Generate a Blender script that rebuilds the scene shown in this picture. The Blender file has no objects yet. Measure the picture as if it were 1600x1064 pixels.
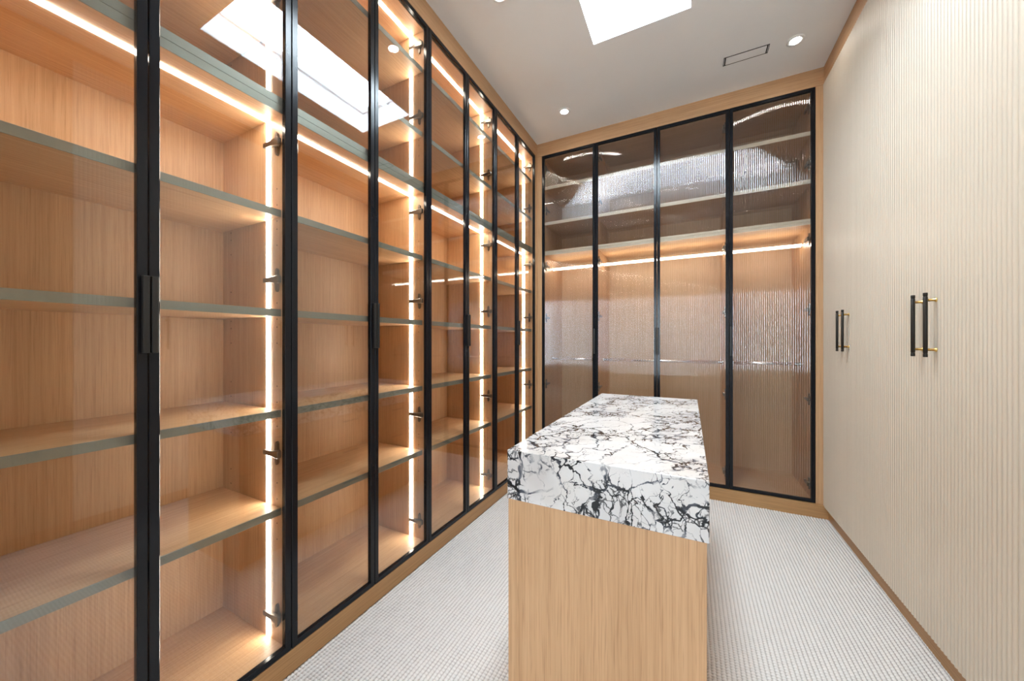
import bpy, bmesh, math, random
import numpy as np
from mathutils import Vector

random.seed(7)
SC = bpy.context.scene
COL = SC.collection

# ------------------------------------------------------------------ camera
cam_d = bpy.data.cameras.new('camera')
cam_d.sensor_width = 36.0
cam_d.lens = 36.0 * 547.68 / 1600.0
cam_d.shift_y = 1.13 / 1600.0
cam_d.clip_start = 0.02
cam_o = bpy.data.objects.new('camera', cam_d)
cam_o.location = (0, 0, 1.3)
cam_o.rotation_euler = (math.pi / 2, 0, 0.4669)
COL.objects.link(cam_o)
SC.camera = cam_o

# ------------------------------------------------------------------ sky (overcast daylight, enters through the skylight)
SKY_STRENGTH = 15.0
world = bpy.data.worlds.new('overcast_sky')
SC.world = world
world.use_nodes = True
bg = world.node_tree.nodes['Background']
bg.inputs['Color'].default_value = (0.80, 0.91, 1.0, 1)
bg.inputs['Strength'].default_value = SKY_STRENGTH

LED_POWER = 15.0          # radiance of the cabinet strips
ROD_POWER = 9.0
LAMP_POWER = 34.0         # radiance of the ceiling downlights
LED_COL = (1.0, 0.905, 0.78)

SC.view_settings.view_transform = 'Standard'
SC.view_settings.look = 'None'
SC.view_settings.gamma = 1.0
SC.view_settings.use_curve_mapping = False
SC.view_settings.exposure = 1.55
cy = SC.cycles
cy.caustics_reflective = False
cy.caustics_refractive = False
cy.max_bounces = 12
cy.diffuse_bounces = 6
cy.glossy_bounces = 5
cy.transmission_bounces = 10
cy.transparent_max_bounces = 24
cy.sample_clamp_indirect = 6.0
cy.use_denoising = True
cy.use_adaptive_sampling = True
cy.adaptive_threshold = 0.025
cy.use_fast_gi = False

# ------------------------------------------------------------------ measures (metres; camera at the origin, 1.3 m up)
XL = -1.397        # face of the glass cabinets on the left
XR = 0.886         # face of the fluted wardrobes on the right
YB = 3.350         # face of the reeded-glass closets at the back
ZB, ZT = 0.085, 3.196   # bottom and top of all doors
H = 3.328          # ceiling
YF = -0.45         # wall behind the camera
UW = 0.8195        # width of one glass cabinet
UY0 = 0.0235       # where the first one starts
SKY = (-0.58, 0.012, 1.12, 2.392)    # skylight opening x0 x1 y0 y1

# ------------------------------------------------------------------ helpers
def link(o):
    COL.objects.link(o)
    return o

def mesh_from_bm(bm, name, mat=None, smooth=False):
    me = bpy.data.meshes.new(name)
    bm.normal_update()
    bm.to_mesh(me)
    bm.free()
    if mat:
        me.materials.append(mat)
    if smooth:
        for p in me.polygons:
            p.use_smooth = True
    return me

def obj(name, me, parent=None, loc=(0, 0, 0)):
    o = bpy.data.objects.new(name, me)
    link(o)
    o.location = loc
    if parent:
        o.parent = parent
    return o

def empty(name, loc=(0, 0, 0), rz=0.0):
    o = bpy.data.objects.new(name, None)
    o.empty_display_size = 0.1
    link(o)
    o.location = loc
    o.rotation_euler = (0, 0, rz)
    return o

def tag(o, label=None, cat=None, group=None, kind=None):
    if label: o['label'] = label
    if cat: o['category'] = cat
    if group: o['group'] = group
    if kind: o['kind'] = kind
    return o

def add_box(bm, x0, x1, y0, y1, z0, z1, bev=0.0, seg=1):
    r = bmesh.ops.create_cube(bm, size=1.0)
    vs = r['verts']
    for v in vs:
        v.co = Vector((x0 + (v.co.x + .5) * (x1 - x0), y0 + (v.co.y + .5) * (y1 - y0), z0 + (v.co.z + .5) * (z1 - z0)))
    if bev > 0:
        es = {e for v in vs for e in v.link_edges}
        bmesh.ops.bevel(bm, geom=list(es), offset=bev, segments=seg, affect='EDGES', profile=0.5)

def box_mesh(name, b, mat, bev=0.0, seg=1):
    bm = bmesh.new()
    add_box(bm, *b, bev=bev, seg=seg)
    return mesh_from_bm(bm, name, mat)

def box(name, b, mat, parent=None, bev=0.0, seg=1):
    return obj(name, box_mesh(name, b, mat, bev, seg), parent)

def ring_mesh(name, axis, outer, inner, d0, d1, mat, bev=0.0):
    """A closed rectangular frame: OUTER, INNER = (a0, a1, b0, b1); extruded d0..d1 along AXIS."""
    bm = bmesh.new()
    def P(a, b, d):
        return {'x': (d, a, b), 'y': (a, d, b), 'z': (a, b, d)}[axis]
    def loop(r, d):
        a0, a1, b0, b1 = r
        return [bm.verts.new(P(a, b, d)) for a, b in ((a0, b0), (a1, b0), (a1, b1), (a0, b1))]
    L = [[loop(outer, d0), loop(inner, d0)], [loop(outer, d1), loop(inner, d1)]]
    for i in range(4):
        j = (i + 1) % 4
        bm.faces.new((L[0][0][i], L[0][0][j], L[0][1][j], L[0][1][i]))
        bm.faces.new((L[1][0][j], L[1][0][i], L[1][1][i], L[1][1][j]))
        bm.faces.new((L[0][0][j], L[0][0][i], L[1][0][i], L[1][0][j]))
        bm.faces.new((L[0][1][i], L[0][1][j], L[1][1][j], L[1][1][i]))
    bmesh.ops.recalc_face_normals(bm, faces=bm.faces)
    if bev > 0:
        es = [e for e in bm.edges if len(e.link_faces) == 2 and e.calc_face_angle(0) > 0.5]
        bmesh.ops.bevel(bm, geom=es, offset=bev, segments=1, affect='EDGES')
    return mesh_from_bm(bm, name, mat)

def lathe_mesh(name, prof, mat, n=24, axis='z', smooth=True):
    """prof: list of (radius, height)"""
    bm = bmesh.new()
    rows = []
    for r, z in prof:
        row = []
        if r < 1e-6:
            row = [bm.verts.new((0, 0, z))] * n
        else:
            for i in range(n):
                a = 2 * math.pi * i / n
                row.append(bm.verts.new((r * math.cos(a), r * math.sin(a), z)))
        rows.append(row)
    for k in range(len(rows) - 1):
        for i in range(n):
            j = (i + 1) % n
            q = []
            for v in (rows[k][i], rows[k][j], rows[k + 1][j], rows[k + 1][i]):
                if v not in q: q.append(v)
            if len(q) > 2: bm.faces.new(q)
    bmesh.ops.recalc_face_normals(bm, faces=bm.faces)
    if axis != 'z':
        for v in bm.verts:
            x, y, z = v.co
            v.co = (z, x, y) if axis == 'x' else (x, z, y)
        bmesh.ops.recalc_face_normals(bm, faces=bm.faces)
    me = mesh_from_bm(bm, name, mat)
    if smooth:
        for p in me.polygons: p.use_smooth = True
    return me

def copy_tree(o, parent=None):
    c = o.copy()
    link(c)
    c.parent = parent
    for ch in o.children:
        copy_tree(ch, c)
    return c

# ------------------------------------------------------------------ materials
class NT:
    def __init__(self, name):
        self.m = bpy.data.materials.new(name)
        self.m.use_nodes = True
        self.t = self.m.node_tree
        self.t.nodes.clear()
        self.out = self.n('ShaderNodeOutputMaterial')
    def n(self, kind, **kw):
        nd = self.t.nodes.new(kind)
        for k, v in kw.items(): setattr(nd, k, v)
        return nd
    def set(self, nd, **kw):
        for k, v in kw.items():
            nd.inputs[k.replace('_', ' ')].default_value = v
        return nd
    def l(self, a, b): self.t.links.new(a, b)
    def math(self, op, a, b=None, clamp=False):
        nd = self.n('ShaderNodeMath', operation=op)
        nd.use_clamp = clamp
        for i, v in enumerate((a, b)):
            if v is None: continue
            if isinstance(v, (int, float)): nd.inputs[i].default_value = v
            else: self.l(v, nd.inputs[i])
        return nd.outputs[0]
    def ramp(self, fac, stops, interp='LINEAR'):
        nd = self.n('ShaderNodeValToRGB')
        cr = nd.color_ramp
        cr.interpolation = interp
        while len(cr.elements) < len(stops): cr.elements.new(0.5)
        for e, (p, c) in zip(cr.elements, stops):
            e.position = p
            e.color = (*c, 1) if len(c) == 3 else c
        self.l(fac, nd.inputs[0])
        return nd.outputs[0]
    def mix(self, fac, a, b, blend='MIX'):
        nd = self.n('ShaderNodeMix', data_type='RGBA', blend_type=blend)
        for i, v in ((0, fac), (6, a), (7, b)):
            if isinstance(v, (int, float)): nd.inputs[i].default_value = v
            elif isinstance(v, tuple): nd.inputs[i].default_value = (*v, 1)
            else: self.l(v, nd.inputs[i])
        return nd.outputs[2]
    def noise(self, vec, scale, detail=4, rough=0.55, dist=0.0):
        nd = self.n('ShaderNodeTexNoise')
        nd.inputs['Scale'].default_value = scale
        nd.inputs['Detail'].default_value = detail
        nd.inputs['Roughness'].default_value = rough
        nd.inputs['Distortion'].default_value = dist
        self.l(vec, nd.inputs['Vector'])
        return nd
    def mapping(self, vec, scale=(1, 1, 1), rot=(0, 0, 0), loc=(0, 0, 0)):
        nd = self.n('ShaderNodeMapping')
        nd.inputs['Scale'].default_value = scale
        nd.inputs['Rotation'].default_value = rot
        nd.inputs['Location'].default_value = loc
        self.l(vec, nd.inputs['Vector'])
        return nd.outputs[0]
    def coords(self, random_offset=True):
        tc = self.n('ShaderNodeTexCoord').outputs['Object']
        if not random_offset: return tc
        oi = self.n('ShaderNodeObjectInfo')
        sc = self.n('ShaderNodeVectorMath', operation='SCALE')
        cb = self.n('ShaderNodeCombineXYZ')
        for i in range(3): self.l(oi.outputs['Random'], cb.inputs[i])
        self.l(cb.outputs[0], sc.inputs[0])
        sc.inputs['Scale'].default_value = 7.3
        ad = self.n('ShaderNodeVectorMath', operation='ADD')
        self.l(tc, ad.inputs[0]); self.l(sc.outputs[0], ad.inputs[1])
        return ad.outputs[0]
    def principled(self, **kw):
        nd = self.n('ShaderNodeBsdfPrincipled')
        for k, v in kw.items():
            k = k.replace('_', ' ')
            if isinstance(v, (int, float)): nd.inputs[k].default_value = v
            elif isinstance(v, tuple): nd.inputs[k].default_value = (*v, 1)
            else: self.l(v, nd.inputs[k])
        self.l(nd.outputs[0], self.out.inputs[0])
        return nd
    def bump(self, height, strength=0.2, dist=0.001):
        nd = self.n('ShaderNodeBump')
        nd.inputs['Strength'].default_value = strength
        nd.inputs['Distance'].default_value = dist
        self.l(height, nd.inputs['Height'])
        return nd.outputs[0]

def wood(name, axis, light=(0.635, 0.395, 0.215), dark=(0.50, 0.292, 0.145), rough=0.42):
    m = NT(name)
    co = m.coords()
    def sc(along, across):
        s = [across] * 3
        s['xyz'.index(axis)] = along
        return tuple(s)
    n1 = m.noise(m.mapping(co, sc(0.35, 9)), 1.0, 5, 0.6, 0.4)       # broad cathedral bands
    n2 = m.noise(m.mapping(co, sc(1.4, 150)), 1.0, 4, 0.6)            # fine straight grain
    n3 = m.noise(m.mapping(co, sc(7, 330)), 1.0, 2, 0.5)             # pores
    a = m.math('ADD', m.math('MULTIPLY', n1.outputs['Fac'], 0.4), m.math('MULTIPLY', n2.outputs['Fac'], 0.6))
    base = m.ramp(a, [(0.36, dark), (0.62, light)])
    pore = m.ramp(n3.outputs['Fac'], [(0.30, (0.72, 0.66, 0.60)), (0.46, (1, 1, 1))])
    col = m.mix(0.65, base, pore, 'MULTIPLY')
    m.principled(Base_Color=col, Roughness=rough, Specular_IOR_Level=0.4,
                 Normal=m.bump(n3.outputs['Fac'], 0.12, 0.0006))
    return m.m

def plain(name, col, rough=0.5, metal=0.0, spec=0.5, noise=0.03, nscale=30):
    m = NT(name)
    n = m.noise(m.coords(False), nscale, 3)
    a = tuple(max(0, c * (1 - noise)) for c in col)
    b = tuple(c * (1 + noise) for c in col)
    m.principled(Base_Color=m.ramp(n.outputs['Fac'], [(0.3, a), (0.7, b)]), Roughness=rough, Metallic=metal, Specular_IOR_Level=spec)
    return m.m

def emitter(name, col, power):
    m = NT(name)
    e = m.n('ShaderNodeEmission')
    e.inputs[0].default_value = (*col, 1)
    e.inputs[1].default_value = power
    m.l(e.outputs[0], m.out.inputs[0])
    return m.m

def clear_glass(name, tint=(0.955, 0.965, 0.955), r0=0.078):
    m = NT(name)
    lw = m.n('ShaderNodeLayerWeight')
    lw.inputs['Blend'].default_value = 0.5
    p = m.math('POWER', lw.outputs['Facing'], 5.0)
    f = m.math('ADD', m.math('MULTIPLY', p, 1 - r0), r0)
    tr = m.n('ShaderNodeBsdfTransparent'); tr.inputs[0].default_value = (*tint, 1)
    gl = m.n('ShaderNodeBsdfGlossy'); gl.inputs['Roughness'].default_value = 0.0
    mx = m.n('ShaderNodeMixShader')
    m.l(f, mx.inputs[0]); m.l(tr.outputs[0], mx.inputs[1]); m.l(gl.outputs[0], mx.inputs[2])
    m.l(mx.outputs[0], m.out.inputs[0])
    return m.m

def reeded_glass(name):
    """front of the reeded pane: mirror-like flutes over a pane that lets most light straight through and bends the rest"""
    m = NT(name)
    lw = m.n('ShaderNodeLayerWeight')
    lw.inputs['Blend'].default_value = 0.5
    f = m.math('ADD', m.math('MULTIPLY', m.math('POWER', lw.outputs['Facing'], 5.0), 0.87), 0.13)
    rf = m.n('ShaderNodeBsdfRefraction')
    rf.inputs['Color'].default_value = (0.97, 0.96, 0.94, 1)
    rf.inputs['Roughness'].default_value = 0.0
    rf.inputs['IOR'].default_value = 1.16
    tr = m.n('ShaderNodeBsdfTransparent'); tr.inputs[0].default_value = (0.975, 0.965, 0.945, 1)
    mx = m.n('ShaderNodeMixShader'); mx.inputs[0].default_value = 0.35
    m.l(tr.outputs[0], mx.inputs[1]); m.l(rf.outputs[0], mx.inputs[2])
    gl = m.n('ShaderNodeBsdfGlossy'); gl.inputs['Roughness'].default_value = 0.05
    m2 = m.n('ShaderNodeMixShader')
    m.l(f, m2.inputs[0]); m.l(mx.outputs[0], m2.inputs[1]); m.l(gl.outputs[0], m2.inputs[2])
    m.l(m2.outputs[0], m.out.inputs[0])
    return m.m

def clear_face(name):
    m = NT(name)
    tr = m.n('ShaderNodeBsdfTransparent'); tr.inputs[0].default_value = (0.985, 0.98, 0.965, 1)
    m.l(tr.outputs[0], m.out.inputs[0])
    return m.m

def marble(name):
    m = NT(name)
    tc = m.n('ShaderNodeTexCoord').outputs['Object']
    co = m.mapping(tc, (1, 1, 1), (0.20, 0.10, 0.55), (1.3, 4.2, 2.4))
    def warp(vec, scale, amt, detail=3, rough=0.55):
        n = m.noise(vec, scale, detail, rough)
        sb = m.n('ShaderNodeVectorMath', operation='SUBTRACT')
        m.l(n.outputs['Color'], sb.inputs[0]); sb.inputs[1].default_value = (.5, .5, .5)
        sc = m.n('ShaderNodeVectorMath', operation='SCALE'); m.l(sb.outputs[0], sc.inputs[0]); sc.inputs['Scale'].default_value = amt
        ad = m.n('ShaderNodeVectorMath', operation='ADD'); m.l(vec, ad.inputs[0]); m.l(sc.outputs[0], ad.inputs[1])
        return ad.outputs[0]
    def edges(vec, scale):
        v = m.n('ShaderNodeTexVoronoi', feature='DISTANCE_TO_EDGE')
        v.inputs['Scale'].default_value = scale
        m.l(vec, v.inputs['Vector'])
        return v.outputs['Distance']
    def val(x): return (x,) * 3
    def vein(dist, width, sharp):
        return m.math('MULTIPLY', m.math('SUBTRACT', 1.0, m.math('DIVIDE', dist, width), clamp=True), sharp, clamp=True)
    flow = (1.0, 0.50, 0.50)                      # cells drawn out along the bedding
    w1 = warp(warp(warp(co, 3.2, 0.20), 18, 0.055), 60, 0.012)
    big = edges(m.mapping(w1, flow), 11.0)
    w2 = warp(warp(warp(co, 5.0, 0.17), 26, 0.050), 75, 0.010)
    mid = edges(m.mapping(w2, flow, (0, 0, 0), (2, 5, 1)), 21.0)
    w3 = warp(warp(co, 7.0, 0.12), 34, 0.045)
    small = edges(m.mapping(w3, (1.0, 0.55, 0.60), (0, 0, 0), (7, 1, 3)), 36.0)
    dens = m.noise(m.mapping(warp(co, 2.2, 0.28), (1.0, 0.62, 0.75)), 4.2, 2, 0.5).outputs['Fac']      # where the veins crowd
    wear = m.noise(m.mapping(w1, (1, 1, 1), (0, 0, 0), (5, 2, 8)), 9.0, 3, 0.65).outputs['Fac']       # breaks lines up
    v1 = m.math('MULTIPLY', vein(big, m.ramp(dens, [(0.36, val(0.013)), (0.60, val(0.040))]), 2.4), m.ramp(wear, [(0.34, val(0.0)), (0.46, val(1.0))]))
    v2 = m.math('MULTIPLY', vein(mid, m.ramp(dens, [(0.40, val(0.002)), (0.50, val(0.038)), (0.64, val(0.058))]), 2.4), m.ramp(wear, [(0.38, val(0.0)), (0.50, val(1.0))]))
    v3 = m.math('MULTIPLY', vein(small, m.ramp(dens, [(0.46, val(0.002)), (0.58, val(0.065))]), 2.0), m.ramp(wear, [(0.42, val(0.0)), (0.54, val(0.85))]))
    v = m.math('MAXIMUM', m.math('MAXIMUM', v1, v2), v3)
    cloud = m.noise(co, 4.5, 4, 0.6).outputs['Fac']
    base = m.ramp(cloud, [(0.3, (0.68, 0.655, 0.625)), (0.55, (0.76, 0.75, 0.74)), (0.75, (0.70, 0.675, 0.66))])
    haze = m.ramp(dens, [(0.48, (1, 1, 1)), (0.68, (0.82, 0.82, 0.84))])
    base = m.mix(1.0, base, haze, 'MULTIPLY')
    vc = m.ramp(wear, [(0.42, (0.12, 0.13, 0.16)), (0.56, (0.010, 0.011, 0.014))])
    m.principled(Base_Color=m.mix(v, base, vc), Roughness=0.10, Specular_IOR_Level=0.5)
    return m.m

M = {}
M['oak_v'] = wood('oak_upright_grain', 'z')
M['oak_y'] = wood('oak_grain_along_room', 'y')
M['oak_x'] = wood('oak_grain_across_room', 'x')
M['pale_oak'] = wood('pale_oak_upright_grain', 'z', (0.71, 0.50, 0.32), (0.58, 0.39, 0.23))
M['kick_shaded_y'] = wood('oak_plinth_shaded_along_room', 'y', (0.52, 0.30, 0.13), (0.40, 0.22, 0.09))  # same oak as the cabinets, with plinth shadow put into its colour
M['kick_shaded_x'] = wood('oak_plinth_shaded_across_room', 'x', (0.52, 0.30, 0.13), (0.40, 0.22, 0.09))  # likewise darkened to stand for shadow on the plinth
M['edge'] = plain('grey_shelf_edging', (0.24, 0.24, 0.20), 0.35, 0.35)
M['cream_edge'] = plain('pale_shelf_edging', (0.84, 0.74, 0.60), 0.45)
M['black'] = plain('black_aluminium', (0.009, 0.010, 0.013), 0.16, 0.0, 0.28)
M['handle_black'] = plain('matt_black_handle', (0.010, 0.010, 0.010), 0.42, 0.0, 0.5)
M['bar'] = plain('dark_bronze_bar', (0.022, 0.018, 0.014), 0.4, 0.3)
M['gold'] = plain('polished_brass', (0.83, 0.58, 0.20), 0.2, 1.0)
M['hinge'] = plain('bronze_hinge', (0.20, 0.17, 0.14), 0.3, 0.9)
M['hole'] = plain('peg_hole_dark', (0.05, 0.03, 0.02), 0.8)
M['chrome'] = plain('brushed_steel', (0.80, 0.80, 0.80), 0.18, 1.0)
M['glass'] = clear_glass('clear_glass')
M['sky_glass'] = clear_glass('skylight_glass', (0.97, 0.98, 0.985))
M['tinted'] = clear_glass('tinted_window_glass', (0.66, 0.67, 0.68))
M['next_floor'] = plain('pale_next_floor', (0.62, 0.58, 0.54), 0.7, 0, 0.3)
M['reeded_back'] = clear_face('reeded_glass_flat_face')
M['reeded'] = reeded_glass('reeded_glass')
M['white'] = plain('white_ceiling_paint', (0.87, 0.90, 0.925), 0.85, 0, 0.3, 0.01, 4)
M['wall'] = plain('white_wall_paint', (0.80, 0.79, 0.77), 0.8, 0, 0.3, 0.01, 4)
M['cream'] = plain('cream_lacquer', (0.69, 0.60, 0.485), 0.38, 0, 0.45, 0.01, 6)
M['led'] = emitter('led_diffuser', LED_COL, LED_POWER)
M['rod_led'] = emitter('lit_rail_diffuser', LED_COL, ROD_POWER)
M['lamp'] = emitter('downlight_lens', (1.0, 0.95, 0.87), LAMP_POWER)
M['gap'] = plain('dark_gap', (0.03, 0.03, 0.03), 0.7)
M['marble'] = marble('white_marble_black_veins')

def carpet_mat():
    # ivory wool loops; shade in the gaps between them painted as taupe
    m = NT('woven_loop_carpet')
    co = m.coords(False)
    at = m.n('ShaderNodeAttribute'); at.attribute_name = 'gap_shade'
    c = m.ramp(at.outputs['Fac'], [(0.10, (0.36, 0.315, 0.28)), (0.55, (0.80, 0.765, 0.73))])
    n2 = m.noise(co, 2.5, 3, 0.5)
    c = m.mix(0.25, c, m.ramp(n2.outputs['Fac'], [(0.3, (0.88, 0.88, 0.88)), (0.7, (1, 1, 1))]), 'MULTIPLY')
    f = m.noise(co, 600, 2)
    m.principled(Base_Color=c, Roughness=0.95, Specular_IOR_Level=0.1, Normal=m.bump(f.outputs['Fac'], 0.3, 0.0012))
    return m.m
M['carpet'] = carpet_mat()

# ------------------------------------------------------------------ room shell
def struct(o): o['kind'] = 'structure'; return o
XW0, XW1, YW1 = -1.93, 1.52, 3.99
struct(box('floor', (XW0 - .1, XW1 + .1, YF - .1, YW1 + .1, -0.10, -0.016), M['wall']))
struct(box('wall_left', (XW0 - .1, XW0, YF - .1, YW1 + .1, -0.008, H), M['wall']))
struct(box('wall_right', (XW1, XW1 + .1, YF - .1, YW1 + .1, -0.008, H), M['wall']))
struct(box('wall_back', (XW0, XW1, YW1, YW1 + .1, -0.008, H), M['wall']))
struct(obj('wall_front', ring_mesh('wall_front', 'y', (XW0, XW1, -0.008, H), (-0.80, 0.42, -0.004, 2.75), YF - .1, YF, M['wall'])))
struct(obj('ceiling', ring_mesh('ceiling', 'z', (XW0 - .1, XW1 + .1, YF - .1, YW1 + .1), SKY, H, H + 0.12, M['white'])))
# skylight: plastered shaft, frame, pane
sx0, sx1, sy0, sy1 = SKY
win = struct(obj('window_1', ring_mesh('skylight_shaft', 'z', (sx0 - .05, sx1 + .05, sy0 - .05, sy1 + .05), SKY, H + 0.12, H + 0.18, M['white'])))
obj('window_frame', ring_mesh('window_frame', 'z', (sx0 - .06, sx1 + .06, sy0 - .06, sy1 + .06), (sx0 + .012, sx1 - .012, sy0 + .012, sy1 - .012), H + 0.18, H + 0.22, M['white'], 0.003), win)
box('pane', (sx0 - .03, sx1 + .03, sy0 - .03, sy1 + .03, H + 0.22, H + 0.23), M['sky_glass'], win)
# a portal tells the renderer where the sky comes in; it gives off no light of its own
pl = bpy.data.lights.new('skylight_portal', 'AREA')
pl.shape = 'RECTANGLE'; pl.size = sx1 - sx0; pl.size_y = sy1 - sy0
pl.cycles.is_portal = True
po = link(bpy.data.objects.new('skylight_portal', pl))
po.location = ((sx0 + sx1) / 2, (sy0 + sy1) / 2, H + 0.175)

# the next room, seen only in reflections: doorway behind the camera, white walls, one window
DX0, DX1, DZ = -0.80, 0.42, 2.75
AX0, AX1, AY0 = -1.93, 1.52, -3.6
WX0, WX1, WZ0, WZ1 = -0.85, 0.45, 0.55, 2.55
struct(box('floor_next_room', (AX0 - .1, AX1 + .1, AY0 - .1, YF - .1, -0.10, 0.0), M['next_floor']))
struct(box('ceiling_next_room', (AX0 - .1, AX1 + .1, AY0 - .1, YF - .1, H, H + .12), M['white']))
struct(box('wall_next_room_left', (AX0 - .1, AX0, AY0 - .1, YF - .1, 0.0, H), M['wall']))
struct(box('wall_next_room_right', (AX1, AX1 + .1, AY0 - .1, YF - .1, 0.0, H), M['wall']))
struct(obj('wall_next_room_far', ring_mesh('wall_next_room_far', 'y', (AX0, AX1, 0.0, H), (WX0, WX1, WZ0, WZ1), AY0 - .1, AY0, M['wall'])))
w2 = struct(obj('window_2', ring_mesh('window_2', 'y', (WX0 - .06, WX1 + .06, WZ0 - .06, WZ1 + .06), (WX0 + .05, WX1 - .05, WZ0 + .05, WZ1 - .05), AY0 - .06, AY0 + .015, M['wall'], 0.003)))
box('pane', (WX0 + .045, WX1 - .045, AY0 - .05, AY0 - .04, WZ0 + .045, WZ1 - .045), M['tinted'], w2)
pl2 = bpy.data.lights.new('window_portal', 'AREA')
pl2.shape = 'RECTANGLE'; pl2.size = WX1 - WX0 - .1; pl2.size_y = WZ1 - WZ0 - .1
pl2.cycles.is_portal = True
po2 = link(bpy.data.objects.new('window_portal', pl2))
po2.location = ((WX0 + WX1) / 2, AY0 - .03, (WZ0 + WZ1) / 2)
po2.rotation_euler = (math.pi / 2, 0, 0)

# oak fascia under the ceiling, plinths, fillers
struct(box('trim_1', (XW0, XL, YF, YB, ZT + 0.002, H), M['oak_y'], None, 0.001))
struct(box('trim_2', (XW0, XW1, YB, YB + .06, ZT + 0.002, H), M['oak_x'], None, 0.001))
struct(box('trim_3', (XR + 0.006, XW1, YF, YB, ZT + 0.002, H), M['oak_y'], None, 0.001))
YU4 = UY0 + 4 * UW
struct(box('trim_4', (XL - .02, XL, YU4 + .002, YB, ZB, ZT), M['oak_v'], None, 0.001))          # left corner filler
struct(box('trim_5', (XL, -1.3465, YB, YB + .02, ZB, ZT), M['oak_v'], None, 0.001))
struct(box('trim_6', (0.8455, XR + .02, YB, YB + .02, ZB, ZT), M['oak_v'], None, 0.001))          # filler beside the fluted doors
struct(box('trim_7', (XL - .49, XL, YF, UY0 - .002, ZB, ZT), M['oak_v'], None, 0.001))           # oak end panel beside the camera
struct(box('trim_8', (XR, XW1, YF, 0.776, ZB, ZT), M['oak_v'], None, 0.001))
struct(box('baseboard_left', (XW0, XL - .001, YF, YB, -0.008, ZB - .003), M['kick_shaded_y'], None, 0.001))
struct(box('baseboard_back', (XL - .001, XR + .03, YB - .022, YB + .1, -0.008, ZB + .006), M['kick_shaded_x'], None, 0.001))
struct(box('baseboard_right', (XR + .026, XW1, YF, YB - .022, -0.008, ZB - .003), M['kick_shaded_y'], None, 0.001))

# ------------------------------------------------------------------ carpet: a field of woven loops
def carpet():
    px, py, s = 0.0172, 0.0135, 4
    x0, x1, y0, y1 = XL + .0, XR + .026, YF, YB - .022
    nx, ny = int((x1 - x0) / px * s), int((y1 - y0) / py * s)
    rng = np.random.default_rng(3)
    X = np.linspace(x0, x1, nx + 1); Y = np.linspace(y0, y1, ny + 1)
    gx, gy = np.meshgrid(X, Y)
    row = np.floor((gx - x0) / px).astype(int)
    jit = rng.uniform(-0.12, 0.12, row.max() + 2)
    u = (gx - x0) / px
    v = (gy - y0) / py + jit[row] + 0.06 * np.sin(gy * 31 + row * 1.7)
    amp = rng.uniform(0.72, 1.0, (row.max() + 2, int(v.max()) + 4))
    a = amp[row, np.clip(np.floor(v).astype(int) + 1, 0, amp.shape[1] - 1)]
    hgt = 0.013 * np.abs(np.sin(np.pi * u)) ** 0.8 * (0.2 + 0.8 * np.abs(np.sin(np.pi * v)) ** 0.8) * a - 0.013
    gap_shade = (np.abs(np.sin(np.pi * u)) ** 0.7 * (0.35 + 0.65 * np.abs(np.sin(np.pi * v)) ** 0.7) * (0.55 + 0.45 * a)).astype(np.float32)  # painted shade: low in the gaps, full on the loop tops
    co = np.stack([gx, gy, hgt], -1).reshape(-1, 3).astype(np.float32)
    me = bpy.data.meshes.new('carpet')
    me.vertices.add(len(co)); me.vertices.foreach_set('co', co.ravel())
    i = (np.arange(ny)[:, None] * (nx + 1) + np.arange(nx)[None, :]).ravel()
    q = np.stack([i, i + 1, i + nx + 2, i + nx + 1], -1).astype(np.int32)
    me.loops.add(q.size); me.loops.foreach_set('vertex_index', q.ravel())
    me.polygons.add(len(q)); me.polygons.foreach_set('loop_start', np.arange(0, q.size, 4, dtype=np.int32))
    me.polygons.foreach_set('use_smooth', np.ones(len(q), dtype=bool))
    me.update(calc_edges=True); me.validate()
    at = me.attributes.new('gap_shade', 'FLOAT', 'POINT'); at.data.foreach_set('value', gap_shade.ravel())
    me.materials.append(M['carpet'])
    o = obj('carpet', me)
    tag(o, 'off-white woven loop carpet covering the whole floor', 'carpet', None, 'stuff')
carpet()

# ------------------------------------------------------------------ hinge (shared meshes); local: side panel face at y = 0, hinge stands towards -y, door towards +x
def hinge_meshes():
    bm = bmesh.new()
    # cranked arm: outline in the x-z plane, extruded along y
    pts = [(-0.072, -0.006), (-0.030, -0.007), (-0.006, -0.010), (0.002, -0.009), (0.002, 0.009), (-0.006, 0.010), (-0.030, 0.007), (-0.072, 0.006)]
    a = [bm.verts.new((x, -0.006, z)) for x, z in pts]
    b = [bm.verts.new((x, -0.017, z)) for x, z in pts]
    bm.faces.new(a); bm.faces.new(b[::-1])
    for i in range(8):
        j = (i + 1) % 8
        bm.faces.new((a[j], a[i], b[i], b[j]))
    bmesh.ops.recalc_face_normals(bm, faces=bm.faces)
    bmesh.ops.bevel(bm, geom=list(bm.edges), offset=0.0015, segments=1, affect='EDGES')
    arm = mesh_from_bm(bm, 'hinge_arm', M['hinge'])
    bm = bmesh.new()
    pts = [(-0.034, -0.007), (-0.029, -0.010), (-0.028, -0.026), (-0.023, -0.031), (-0.018, -0.026), (-0.017, -0.010), (-0.012, -0.007),
           (-0.012, 0.007), (-0.017, 0.010), (-0.018, 0.026), (-0.023, 0.031), (-0.028, 0.026), (-0.029, 0.010), (-0.034, 0.007)]
    a = [bm.verts.new((x, 0.0, z)) for x, z in pts]
    b = [bm.verts.new((x, -0.007, z)) for x, z in pts]
    bm.faces.new(a); bm.faces.new(b[::-1])
    for i in range(len(pts)):
        j = (i + 1) % len(pts)
        bm.faces.new((a[j], a[i], b[i], b[j]))
    bmesh.ops.recalc_face_normals(bm, faces=bm.faces)
    plate = mesh_from_bm(bm, 'mounting_plate', M['hinge'])
    return arm, plate
ARM, PLATE = hinge_meshes()
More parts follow.
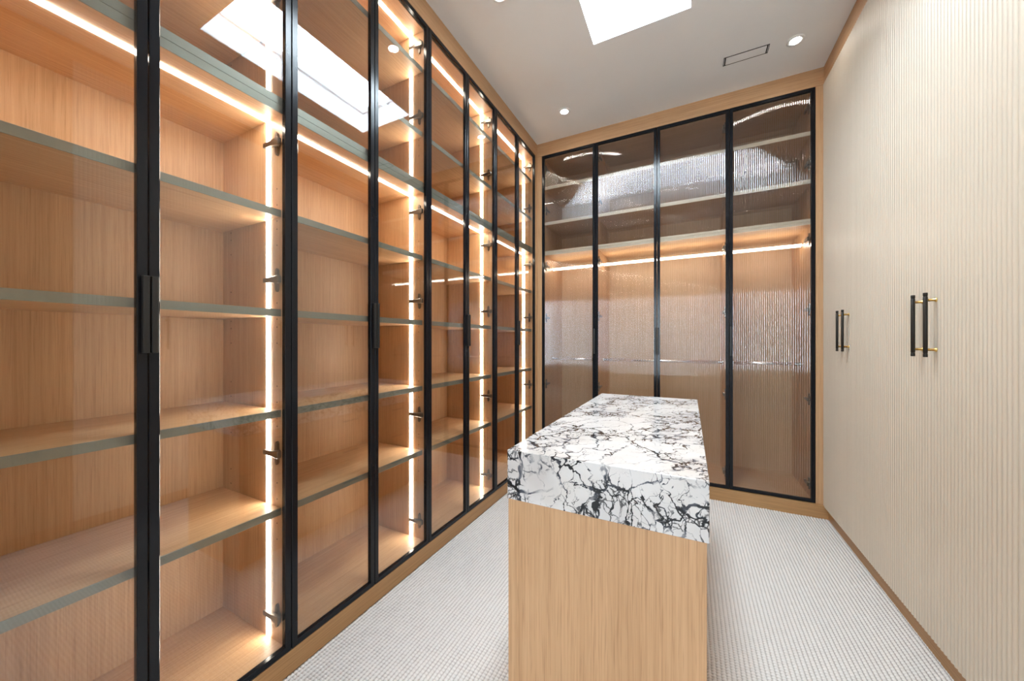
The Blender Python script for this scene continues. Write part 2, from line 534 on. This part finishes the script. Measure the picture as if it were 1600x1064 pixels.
HZ = (3.082, 2.655, 2.08, 1.542, 0.858, 0.215)

def hinge(parent, loc, rz=0.0, mirror=False):
    o = obj('hinge', ARM, parent, loc)
    o.rotation_euler = (math.pi if mirror else 0, 0, rz)
    o.scale = (1.35, 1.35, 1.5)
    obj('mounting_plate', PLATE, o)
    return o

# ------------------------------------------------------------------ glass cabinets on the left
SHELVES_LOW = (0.618, 1.003, 1.398, 1.788)
SHELVES_UP = (2.530, 2.918)
ST = 0.027                                 # shelf thickness

def glass_door(parent, y0, y1, hinge_far):
    y0 += 0.0012; y1 -= 0.0012
    w = 0.0235
    d = obj('door', ring_mesh('door_frame', 'x', (y0, y1, ZB, ZT), (y0 + w, y1 - w, ZB + w, ZT - w), -0.022, 0.0, M['black'], 0.0018), parent)
    tag(d, 'clear glass door in a slim black frame')
    box('glass_pane', (-0.0145, -0.0095, y0 + w - .006, y1 - w + .006, ZB + w - .006, ZT - w + .006), M['glass'], d)
    # edge pull on the meeting stile
    e = y0 if hinge_far else y1
    s = 1 if hinge_far else -1
    bm = bmesh.new()
    ya, yb = sorted((e + s * 0.0006, e + s * 0.0155))
    add_box(bm, 0.0004, 0.017, ya, yb, 1.266, 1.488, 0.0015)
    obj('handle', mesh_from_bm(bm, 'handle', M['handle_black']), d)
    return d

def glass_cabinet(loc):
    r = empty('display_cabinet', loc)
    xf, xb = -0.0255, -0.490                # carcass front, back
    bp = xb + 0.012                         # face of the back panel
    t = 0.018
    zm = 2.2215
    for z0, z1 in ((ZB, zm - .001), (zm + .001, ZT)):
        box('side_panel', (xb, xf, 0.0005, t, z0, z1), M['oak_v'], r, 0.0005)
        box('side_panel', (xb, xf, UW - t, UW - .0005, z0, z1), M['oak_v'], r, 0.0005)
        box('back_panel', (xb, bp, t, UW - t, z0, z1), M['oak_v'], r)
    def board(name, z0, z1, x0, x1, trim=True):
        b = box(name, (x0, x1 - (0.004 if trim else 0), t + (.0025 if name == 'shelf' else 0), UW - t - (.0035 if name == 'shelf' else 0), z0, z1), M['oak_y'], r, 0.0006)
        if trim:
            tag(box('edge_trim', (x1 - 0.004, x1, t + (.0025 if name == 'shelf' else 0), UW - t - (.0035 if name == 'shelf' else 0), z0 - .0004, z1 + .0004), M['edge'], b, 0.0004), 'grey metal front edging')
    board('bottom_panel', ZB, 0.105, bp, xf, False)
    board('divider_panel', zm - .030, zm - .001, bp, xf)
    board('divider_panel', zm + .001, zm + .030, bp, xf)
    board('top_panel', ZT - .027, ZT, bp, xf, False)
    for z in SHELVES_LOW + SHELVES_UP:
        board('shelf', z, z + ST, bp + .001, -0.034)
    # light strips: up the far side panel, along the divider and the top panel
    ys = UW - t
    lx0, lx1 = -0.135, -0.113
    for z0, z1 in ((0.106, zm - .032), (zm + .031, ZT - .029)):
        tag(box('light_strip', (lx0, lx1, ys - .0030, ys - .0002, z0, z1), M['led'], r), 'glowing white light strip')
        tag(box('light_strip', (lx0, lx1, t + .004, ys - .0035, z1 - .0016, z1 + .0016), M['led'], r), 'glowing white light strip')
    glass_door(r, 0.0, UW / 2, False)
    glass_door(r, UW / 2, UW, True)
    for z in HZ:
        hinge(r, (-0.026, UW - t, z))
        hinge(r, (-0.026, t, z), 0, True)
    # shelf-peg holes in the far side panel
    bm = bmesh.new()
    zs = []
    for z in SHELVES_LOW + SHELVES_UP:
        zs += [z - .010, z - .042, z - .106, z + .054, z + .118]
    for z in zs:
        for x in (-0.066, -0.41):
            c = [bm.verts.new((x + 0.0028 * math.cos(k * math.pi / 4), ys - .0006, z + 0.0028 * math.sin(k * math.pi / 4))) for k in range(8)]
            c2 = [bm.verts.new((v.co.x, ys + .002, v.co.z)) for v in c]
            bm.faces.new(c)
            for k in range(8):
                bm.faces.new((c[k], c[(k + 1) % 8], c2[(k + 1) % 8], c2[k]))
    bmesh.ops.recalc_face_normals(bm, faces=bm.faces)
    tag(obj('peg_holes', mesh_from_bm(bm, 'peg_holes', M['hole']), r), None, None, None, 'stuff')
    return r

cab = glass_cabinet((XL, UY0, 0))
labels = ['tall oak display cabinet with clear glass doors, nearest the camera and at the left edge',
          'tall oak display cabinet with clear glass doors, second from the camera',
          'tall oak display cabinet with clear glass doors, third from the camera',
          'tall oak display cabinet with clear glass doors, farthest back beside the reeded glass closet']
for i, lb in enumerate(labels):
    o = cab if i == 0 else copy_tree(cab)
    o.location = (XL, UY0 + i * UW, 0)
    tag(o, lb, 'cabinet', 'clear glass display cabinets along the left wall')

# ------------------------------------------------------------------ reeded-glass closets at the back
BX = [-1.345, -0.7985, 0.2960, 0.844]      # closet borders; the middle one has two doors
def reeded_pane(x0, x1, z0, z1):
    pitch, t, seg = 0.0142, 0.0042, 10
    n = max(1, round((x1 - x0) / pitch))
    p = (x1 - x0) / n
    bm = bmesh.new()
    prof = []
    for i in range(n):
        for k in range(seg):
            u = k / seg
            prof.append((x0 + (i + u) * p, -0.00145 * math.sin(math.pi * u)))
    prof.append((x1, 0.0))
    lo = [bm.verts.new((x, y, z0)) for x, y in prof]
    hi = [bm.verts.new((x, y, z1)) for x, y in prof]
    for i in range(len(prof) - 1):
        f = bm.faces.new((lo[i], lo[i + 1], hi[i + 1], hi[i])); f.smooth = True
    bl, br = bm.verts.new((x0, t, z0)), bm.verts.new((x1, t, z0))
    tl, tr_ = bm.verts.new((x0, t, z1)), bm.verts.new((x1, t, z1))
    bm.faces.new((br, bl, tl, tr_))
    bm.faces.new((bl, lo[0], hi[0], tl))
    bm.faces.new((lo[-1], br, tr_, hi[-1]))
    bm.faces.new([bl, br] + lo[::-1])
    bm.faces.new([tr_, tl] + hi)
    bmesh.ops.recalc_face_normals(bm, faces=bm.faces)
    # sharp creases between flutes
    for e in bm.edges:
        if len(e.link_faces) == 2 and e.calc_face_angle(0) > 0.3: e.smooth = False
    for f in bm.faces: f.material_index = 0 if f.smooth else 1
    me = mesh_from_bm(bm, 'reeded_pane', M['reeded'])
    me.materials.append(M['reeded_back'])
    return me

def reeded_door(parent, x0, x1, pull):
    x0 += .0012; x1 -= .0012
    w = 0.0245
    zb = ZB + .008
    d = obj('door', ring_mesh('door_frame', 'y', (x0, x1, zb, ZT), (x0 + w, x1 - w, zb + w, ZT - w), 0.0, 0.022, M['black'], 0.0018), parent)
    tag(d, 'ribbed glass door in a slim black frame')
    obj('glass_pane', reeded_pane(x0 + w - .004, x1 - w + .004, zb + w - .004, ZT - w + .004), d, (0, 0.010, 0))
    bm = bmesh.new()
    e = x0 + .0006 if pull < 0 else x1 - .0155
    add_box(bm, e, e + .0149, -0.013, -0.0004, 1.18, 1.42, 0.0015)
    obj('handle', mesh_from_bm(bm, 'handle', M['handle_black']), d)

def closet(x0, x1, doors, label):
    r = empty('reeded_closet', (0, YB, 0))
    t = 0.018
    yf, yb = 0.0255, 0.60
    box('side_panel', (x0 + .0005, x0 + t, yf, yb, ZB, ZT), M['oak_v'], r, 0.0005)
    box('side_panel', (x1 - t, x1 - .0005, yf, yb, ZB, ZT), M['oak_v'], r, 0.0005)
    box('back_panel', (x0 + t, x1 - t, yb - .012, yb, ZB, ZT), M['pale_oak'], r)
    box('bottom_panel', (x0 + t, x1 - t, yf, yb - .012, ZB + .006, 0.112), M['oak_x'], r)
    box('top_panel', (x0 + t, x1 - t, yf, yb - .012, ZT - .027, ZT), M['oak_x'], r)
    for z0, z1 in ((2.862, 2.892), (2.496, 2.526), (2.186, 2.206), (2.208, 2.228)):
        b = box('shelf', (x0 + t + .001, x1 - t - .001, yf + .020, yb - .013, z0, z1), M['oak_x'], r, 0.0005)
        tag(box('edge_trim', (x0 + t + .001, x1 - t - .001, yf + .014, yf + .020, z0 - .0003, z1 + .0003), M['cream_edge'], b, 0.0005), 'pale front edging')
    # lit hanging rail and a plain steel one below
    def rail(name, z, mat, rad, lb):
        me = lathe_mesh(name, [(0, 0), (rad, 0), (rad, x1 - x0 - 2 * t - .004), (0, x1 - x0 - 2 * t - .004)], mat, 16, 'x')
        o = tag(obj(name, me, r, (x0 + t + .002, 0.27, z)), lb)
        for xe in (0.0, x1 - x0 - 2 * t - .010):
            sk = obj('rail_socket', lathe_mesh('rail_socket', [(0, 0), (rad + .007, 0), (rad + .007, .006), (0, .006)], M['chrome'], 16, 'x'), o, (xe, 0, 0))
    rail('lit_rail', 2.078, M['rod_led'], 0.009, 'glowing hanging rail')
    rail('hanging_rail', 1.114, M['chrome'], 0.0135, 'steel hanging rail')
    for a, b, pull, hs in doors:
        reeded_door(r, a, b, pull)
        for z in HZ:
            if hs > 0: hinge(r, (b - t if abs(b - x1) < .01 else b - t, 0.038, z), -math.pi / 2, False)
            else: hinge(r, (a + t, 0.038, z), -math.pi / 2, True)
    tag(r, label, 'closet', 'reeded glass closets on the back wall')
    return r
closet(BX[0], BX[1], [(BX[0], BX[1], 1, -1)], 'narrow closet with one ribbed glass door beside the clear glass cabinets')
xm = (BX[1] + BX[2]) / 2
closet(BX[1], BX[2], [(BX[1], xm, 1, -1), (xm, BX[2], -1, 1)], 'wide closet with two ribbed glass doors behind the marble island')
closet(BX[2], BX[3], [(BX[2], BX[3], -1, 1)], 'narrow closet with one ribbed glass door beside the cream fluted wardrobe')

# ------------------------------------------------------------------ cream fluted wardrobes on the right
DW = 0.4285
def fluted_door_mesh(y0, y1, z0, z1):
    n = 21
    p = (y1 - y0) / n
    seg = 6
    bm = bmesh.new()
    prof = []
    for i in range(n):
        for k in range(seg):
            u = k / seg
            prof.append((y0 + (i + u) * p, 0.0048 - 0.0048 * math.sin(math.pi * u) ** 0.55))
    prof.append((y1, 0.0048))
    lo = [bm.verts.new((x, y, z0)) for y, x in prof]
    hi = [bm.verts.new((x, y, z1)) for y, x in prof]
    for i in range(len(prof) - 1):
        f = bm.faces.new((lo[i + 1], lo[i], hi[i], hi[i + 1])); f.smooth = True
    th = 0.024
    bl, br = bm.verts.new((th, y0, z0)), bm.verts.new((th, y1, z0))
    tl, tr_ = bm.verts.new((th, y0, z1)), bm.verts.new((th, y1, z1))
    bm.faces.new((bl, br, tr_, tl))
    bm.faces.new((lo[0], bl, tl, hi[0]))
    bm.faces.new((br, lo[-1], hi[-1], tr_))
    bm.faces.new([br, bl] + lo)
    bm.faces.new([tl, tr_] + hi[::-1])
    bmesh.ops.recalc_face_normals(bm, faces=bm.faces)
    for e in bm.edges:
        if len(e.link_faces) == 2 and e.calc_face_angle(0) > 0.7: e.smooth = False
    return mesh_from_bm(bm, 'fluted_door', M['cream'])

def bar_handle(parent, y):
    z0, z1, R = 1.236, 1.496, 0.0068
    L = z1 - z0
    prof = [(0, 0), (R * .9, 0), (R, .001), (R, .012), (R * .86, .013), (R * .86, .016), (R, .017),
            (R, L - .017), (R * .86, L - .016), (R * .86, L - .013), (R, L - .012), (R, L - .001), (R * .9, L), (0, L)]
    b = tag(obj('handle', lathe_mesh('handle_bar', prof, M['bar'], 16), parent, (-0.031, y, z0)), 'dark bronze bar handle')
    for z in (0.030, L - .030):
        me = lathe_mesh('handle_post', [(0, 0), (.0052, 0), (.0052, .026), (.0085, .0275), (.0085, .0352), (0, .0352)], M['gold'], 16, 'x')
        tag(obj('handle_post', me, b, (0, 0, z)), 'shiny brass post')

def wardrobe(y0, label):
    r = empty('fluted_wardrobe', (XR, y0, 0))
    box('carcass', (0.026, 0.60, 0.001, 2 * DW - .001, ZB, ZT), M['oak_v'], r, 0.0005)
    for k in range(2):
        a, b = k * DW + .0012, (k + 1) * DW - .0012
        d = tag(obj('door', fluted_door_mesh(a, b, ZB, ZT - .002), r), 'cream fluted door')
        bar_handle(d, DW + (0.044 if k else -0.044))
    tag(r, label, 'wardrobe', 'cream fluted wardrobes on the right wall')
Y3 = YB - .001
wardrobe(Y3 - 2 * DW, 'cream vertically fluted wardrobe farthest back, beside the ribbed glass closet')
wardrobe(Y3 - 4 * DW, 'cream vertically fluted wardrobe, middle one with the larger-looking pair of bar handles')
wardrobe(Y3 - 6 * DW, 'cream vertically fluted wardrobe nearest the camera at the right picture edge')

# ------------------------------------------------------------------ island
IX0, IX1, IY0, IY1 = -0.556, 0.0495, 1.067, 2.525
IZ0, IZ1 = 0.764, 0.928
isl = empty('island_cabinet', ((IX0 + IX1) / 2, (IY0 + IY1) / 2, 0))
def ib(name, b, mat, parent=isl, bev=0.001):
    c = isl.location
    return box(name, (b[0] - c.x, b[1] - c.x, b[2] - c.y, b[3] - c.y, b[4], b[5]), mat, parent, bev)
bx0, bx1, by0, by1 = IX0 + .002, IX1 - .006, IY0 + .004, IY1 - .004
ib('end_panel', (bx0, bx1, by0, by0 + .02, 0.0, IZ0 - .004), M['oak_v'])
ib('end_panel', (bx0, bx1, by1 - .02, by1, 0.0, IZ0 - .004), M['oak_v'])
ib('back_panel', (bx1 - .02, bx1, by0 + .0205, by1 - .0205, 0.0, IZ0 - .004), M['oak_v'])
ib('body', (bx0 + .024, bx1 - .0205, by0 + .0205, by1 - .0205, 0.0, IZ0 - .004), M['oak_y'])
rows = [(0.085, 0.305), (0.309, 0.529), (0.533, IZ0 - .008)]
n = 3
yw = (by1 - by0 - .042) / n
for k in range(n):
    for z0, z1 in rows:
        ya = by0 + .021 + k * yw
        d = ib('drawer', (bx0 + .001, bx0 + .0235, ya + .0015, ya + yw - .0015, z0, z1), M['oak_y'])
        ib('handle', (bx0 - .018, bx0 + .0005, ya + yw / 2 - .06, ya + yw / 2 + .06, z1 - .05, z1 - .043), M['bar'], d, 0.001)
tag(isl, 'oak island cabinet in the middle of the room', 'cabinet')
c = isl.location
slab = box('marble_slab', (IX0 - c.x, IX1 - c.x, IY0 - c.y, IY1 - c.y, 0, IZ1 - IZ0 + .003), M['marble'], None, 0.0022, 2)
slab.location = (c.x, c.y, IZ0 - .003)
tag(slab, 'thick white marble slab with black veins topping the oak island', 'countertop')

# ------------------------------------------------------------------ ceiling fittings
def downlight(x, y, label):
    r = empty('downlight', (x, y, H))
    obj('trim_ring', lathe_mesh('trim_ring', [(.030, -.001), (.034, -.006), (.048, -.005), (.052, -.0005), (.052, .0), (.030, .0)], M['white'], 32), r)
    obj('lens', lathe_mesh('lens', [(0, -.0045), (.024, -.004), (.0305, -.0015), (.0305, -.0005), (0, -.0005)], M['lamp'], 28), r)
    tag(r, label, 'ceiling light', 'recessed ceiling downlights')
downlight(0.643, 2.97, 'round recessed downlight next to the slot air vent above the cream wardrobe')
downlight(-0.979, 2.97, 'small round recessed downlight above the corner of the display cabinets and ribbed closet')
downlight(-0.99, 1.80, 'round recessed downlight above the second display cabinet, at the top picture edge')
downlight(0.643, 1.80, 'added fill downlight, out of view, above the middle cream wardrobe')  # this lamp and the next two are unseen, added for fill light
downlight(-0.99, 0.62, 'added fill downlight, out of view, above the nearest display cabinet')
downlight(0.643, 0.62, 'added fill downlight, out of view, above the nearest cream wardrobe')

v = empty('air_vent', (0.36, 2.966, H))
obj('vent_frame', ring_mesh('vent_frame', 'z', (-.135, .135, -.041, .041), (-.132, .132, -.038, .038), -.0035, 0.0, M['gap']), v)
box('slot', (-.1285, -.121, -.036, .036, -.0025, -.0003), M['gap'], v)
box('slot', (.121, .1285, -.036, .036, -.0025, -.0003), M['gap'], v)
box('face_plate', (-.119, .119, -.035, .035, -.004, -.0003), M['white'], v, 0.0005)
tag(v, 'flush white slot air vent with thin dark outline in the ceiling', 'air vent')
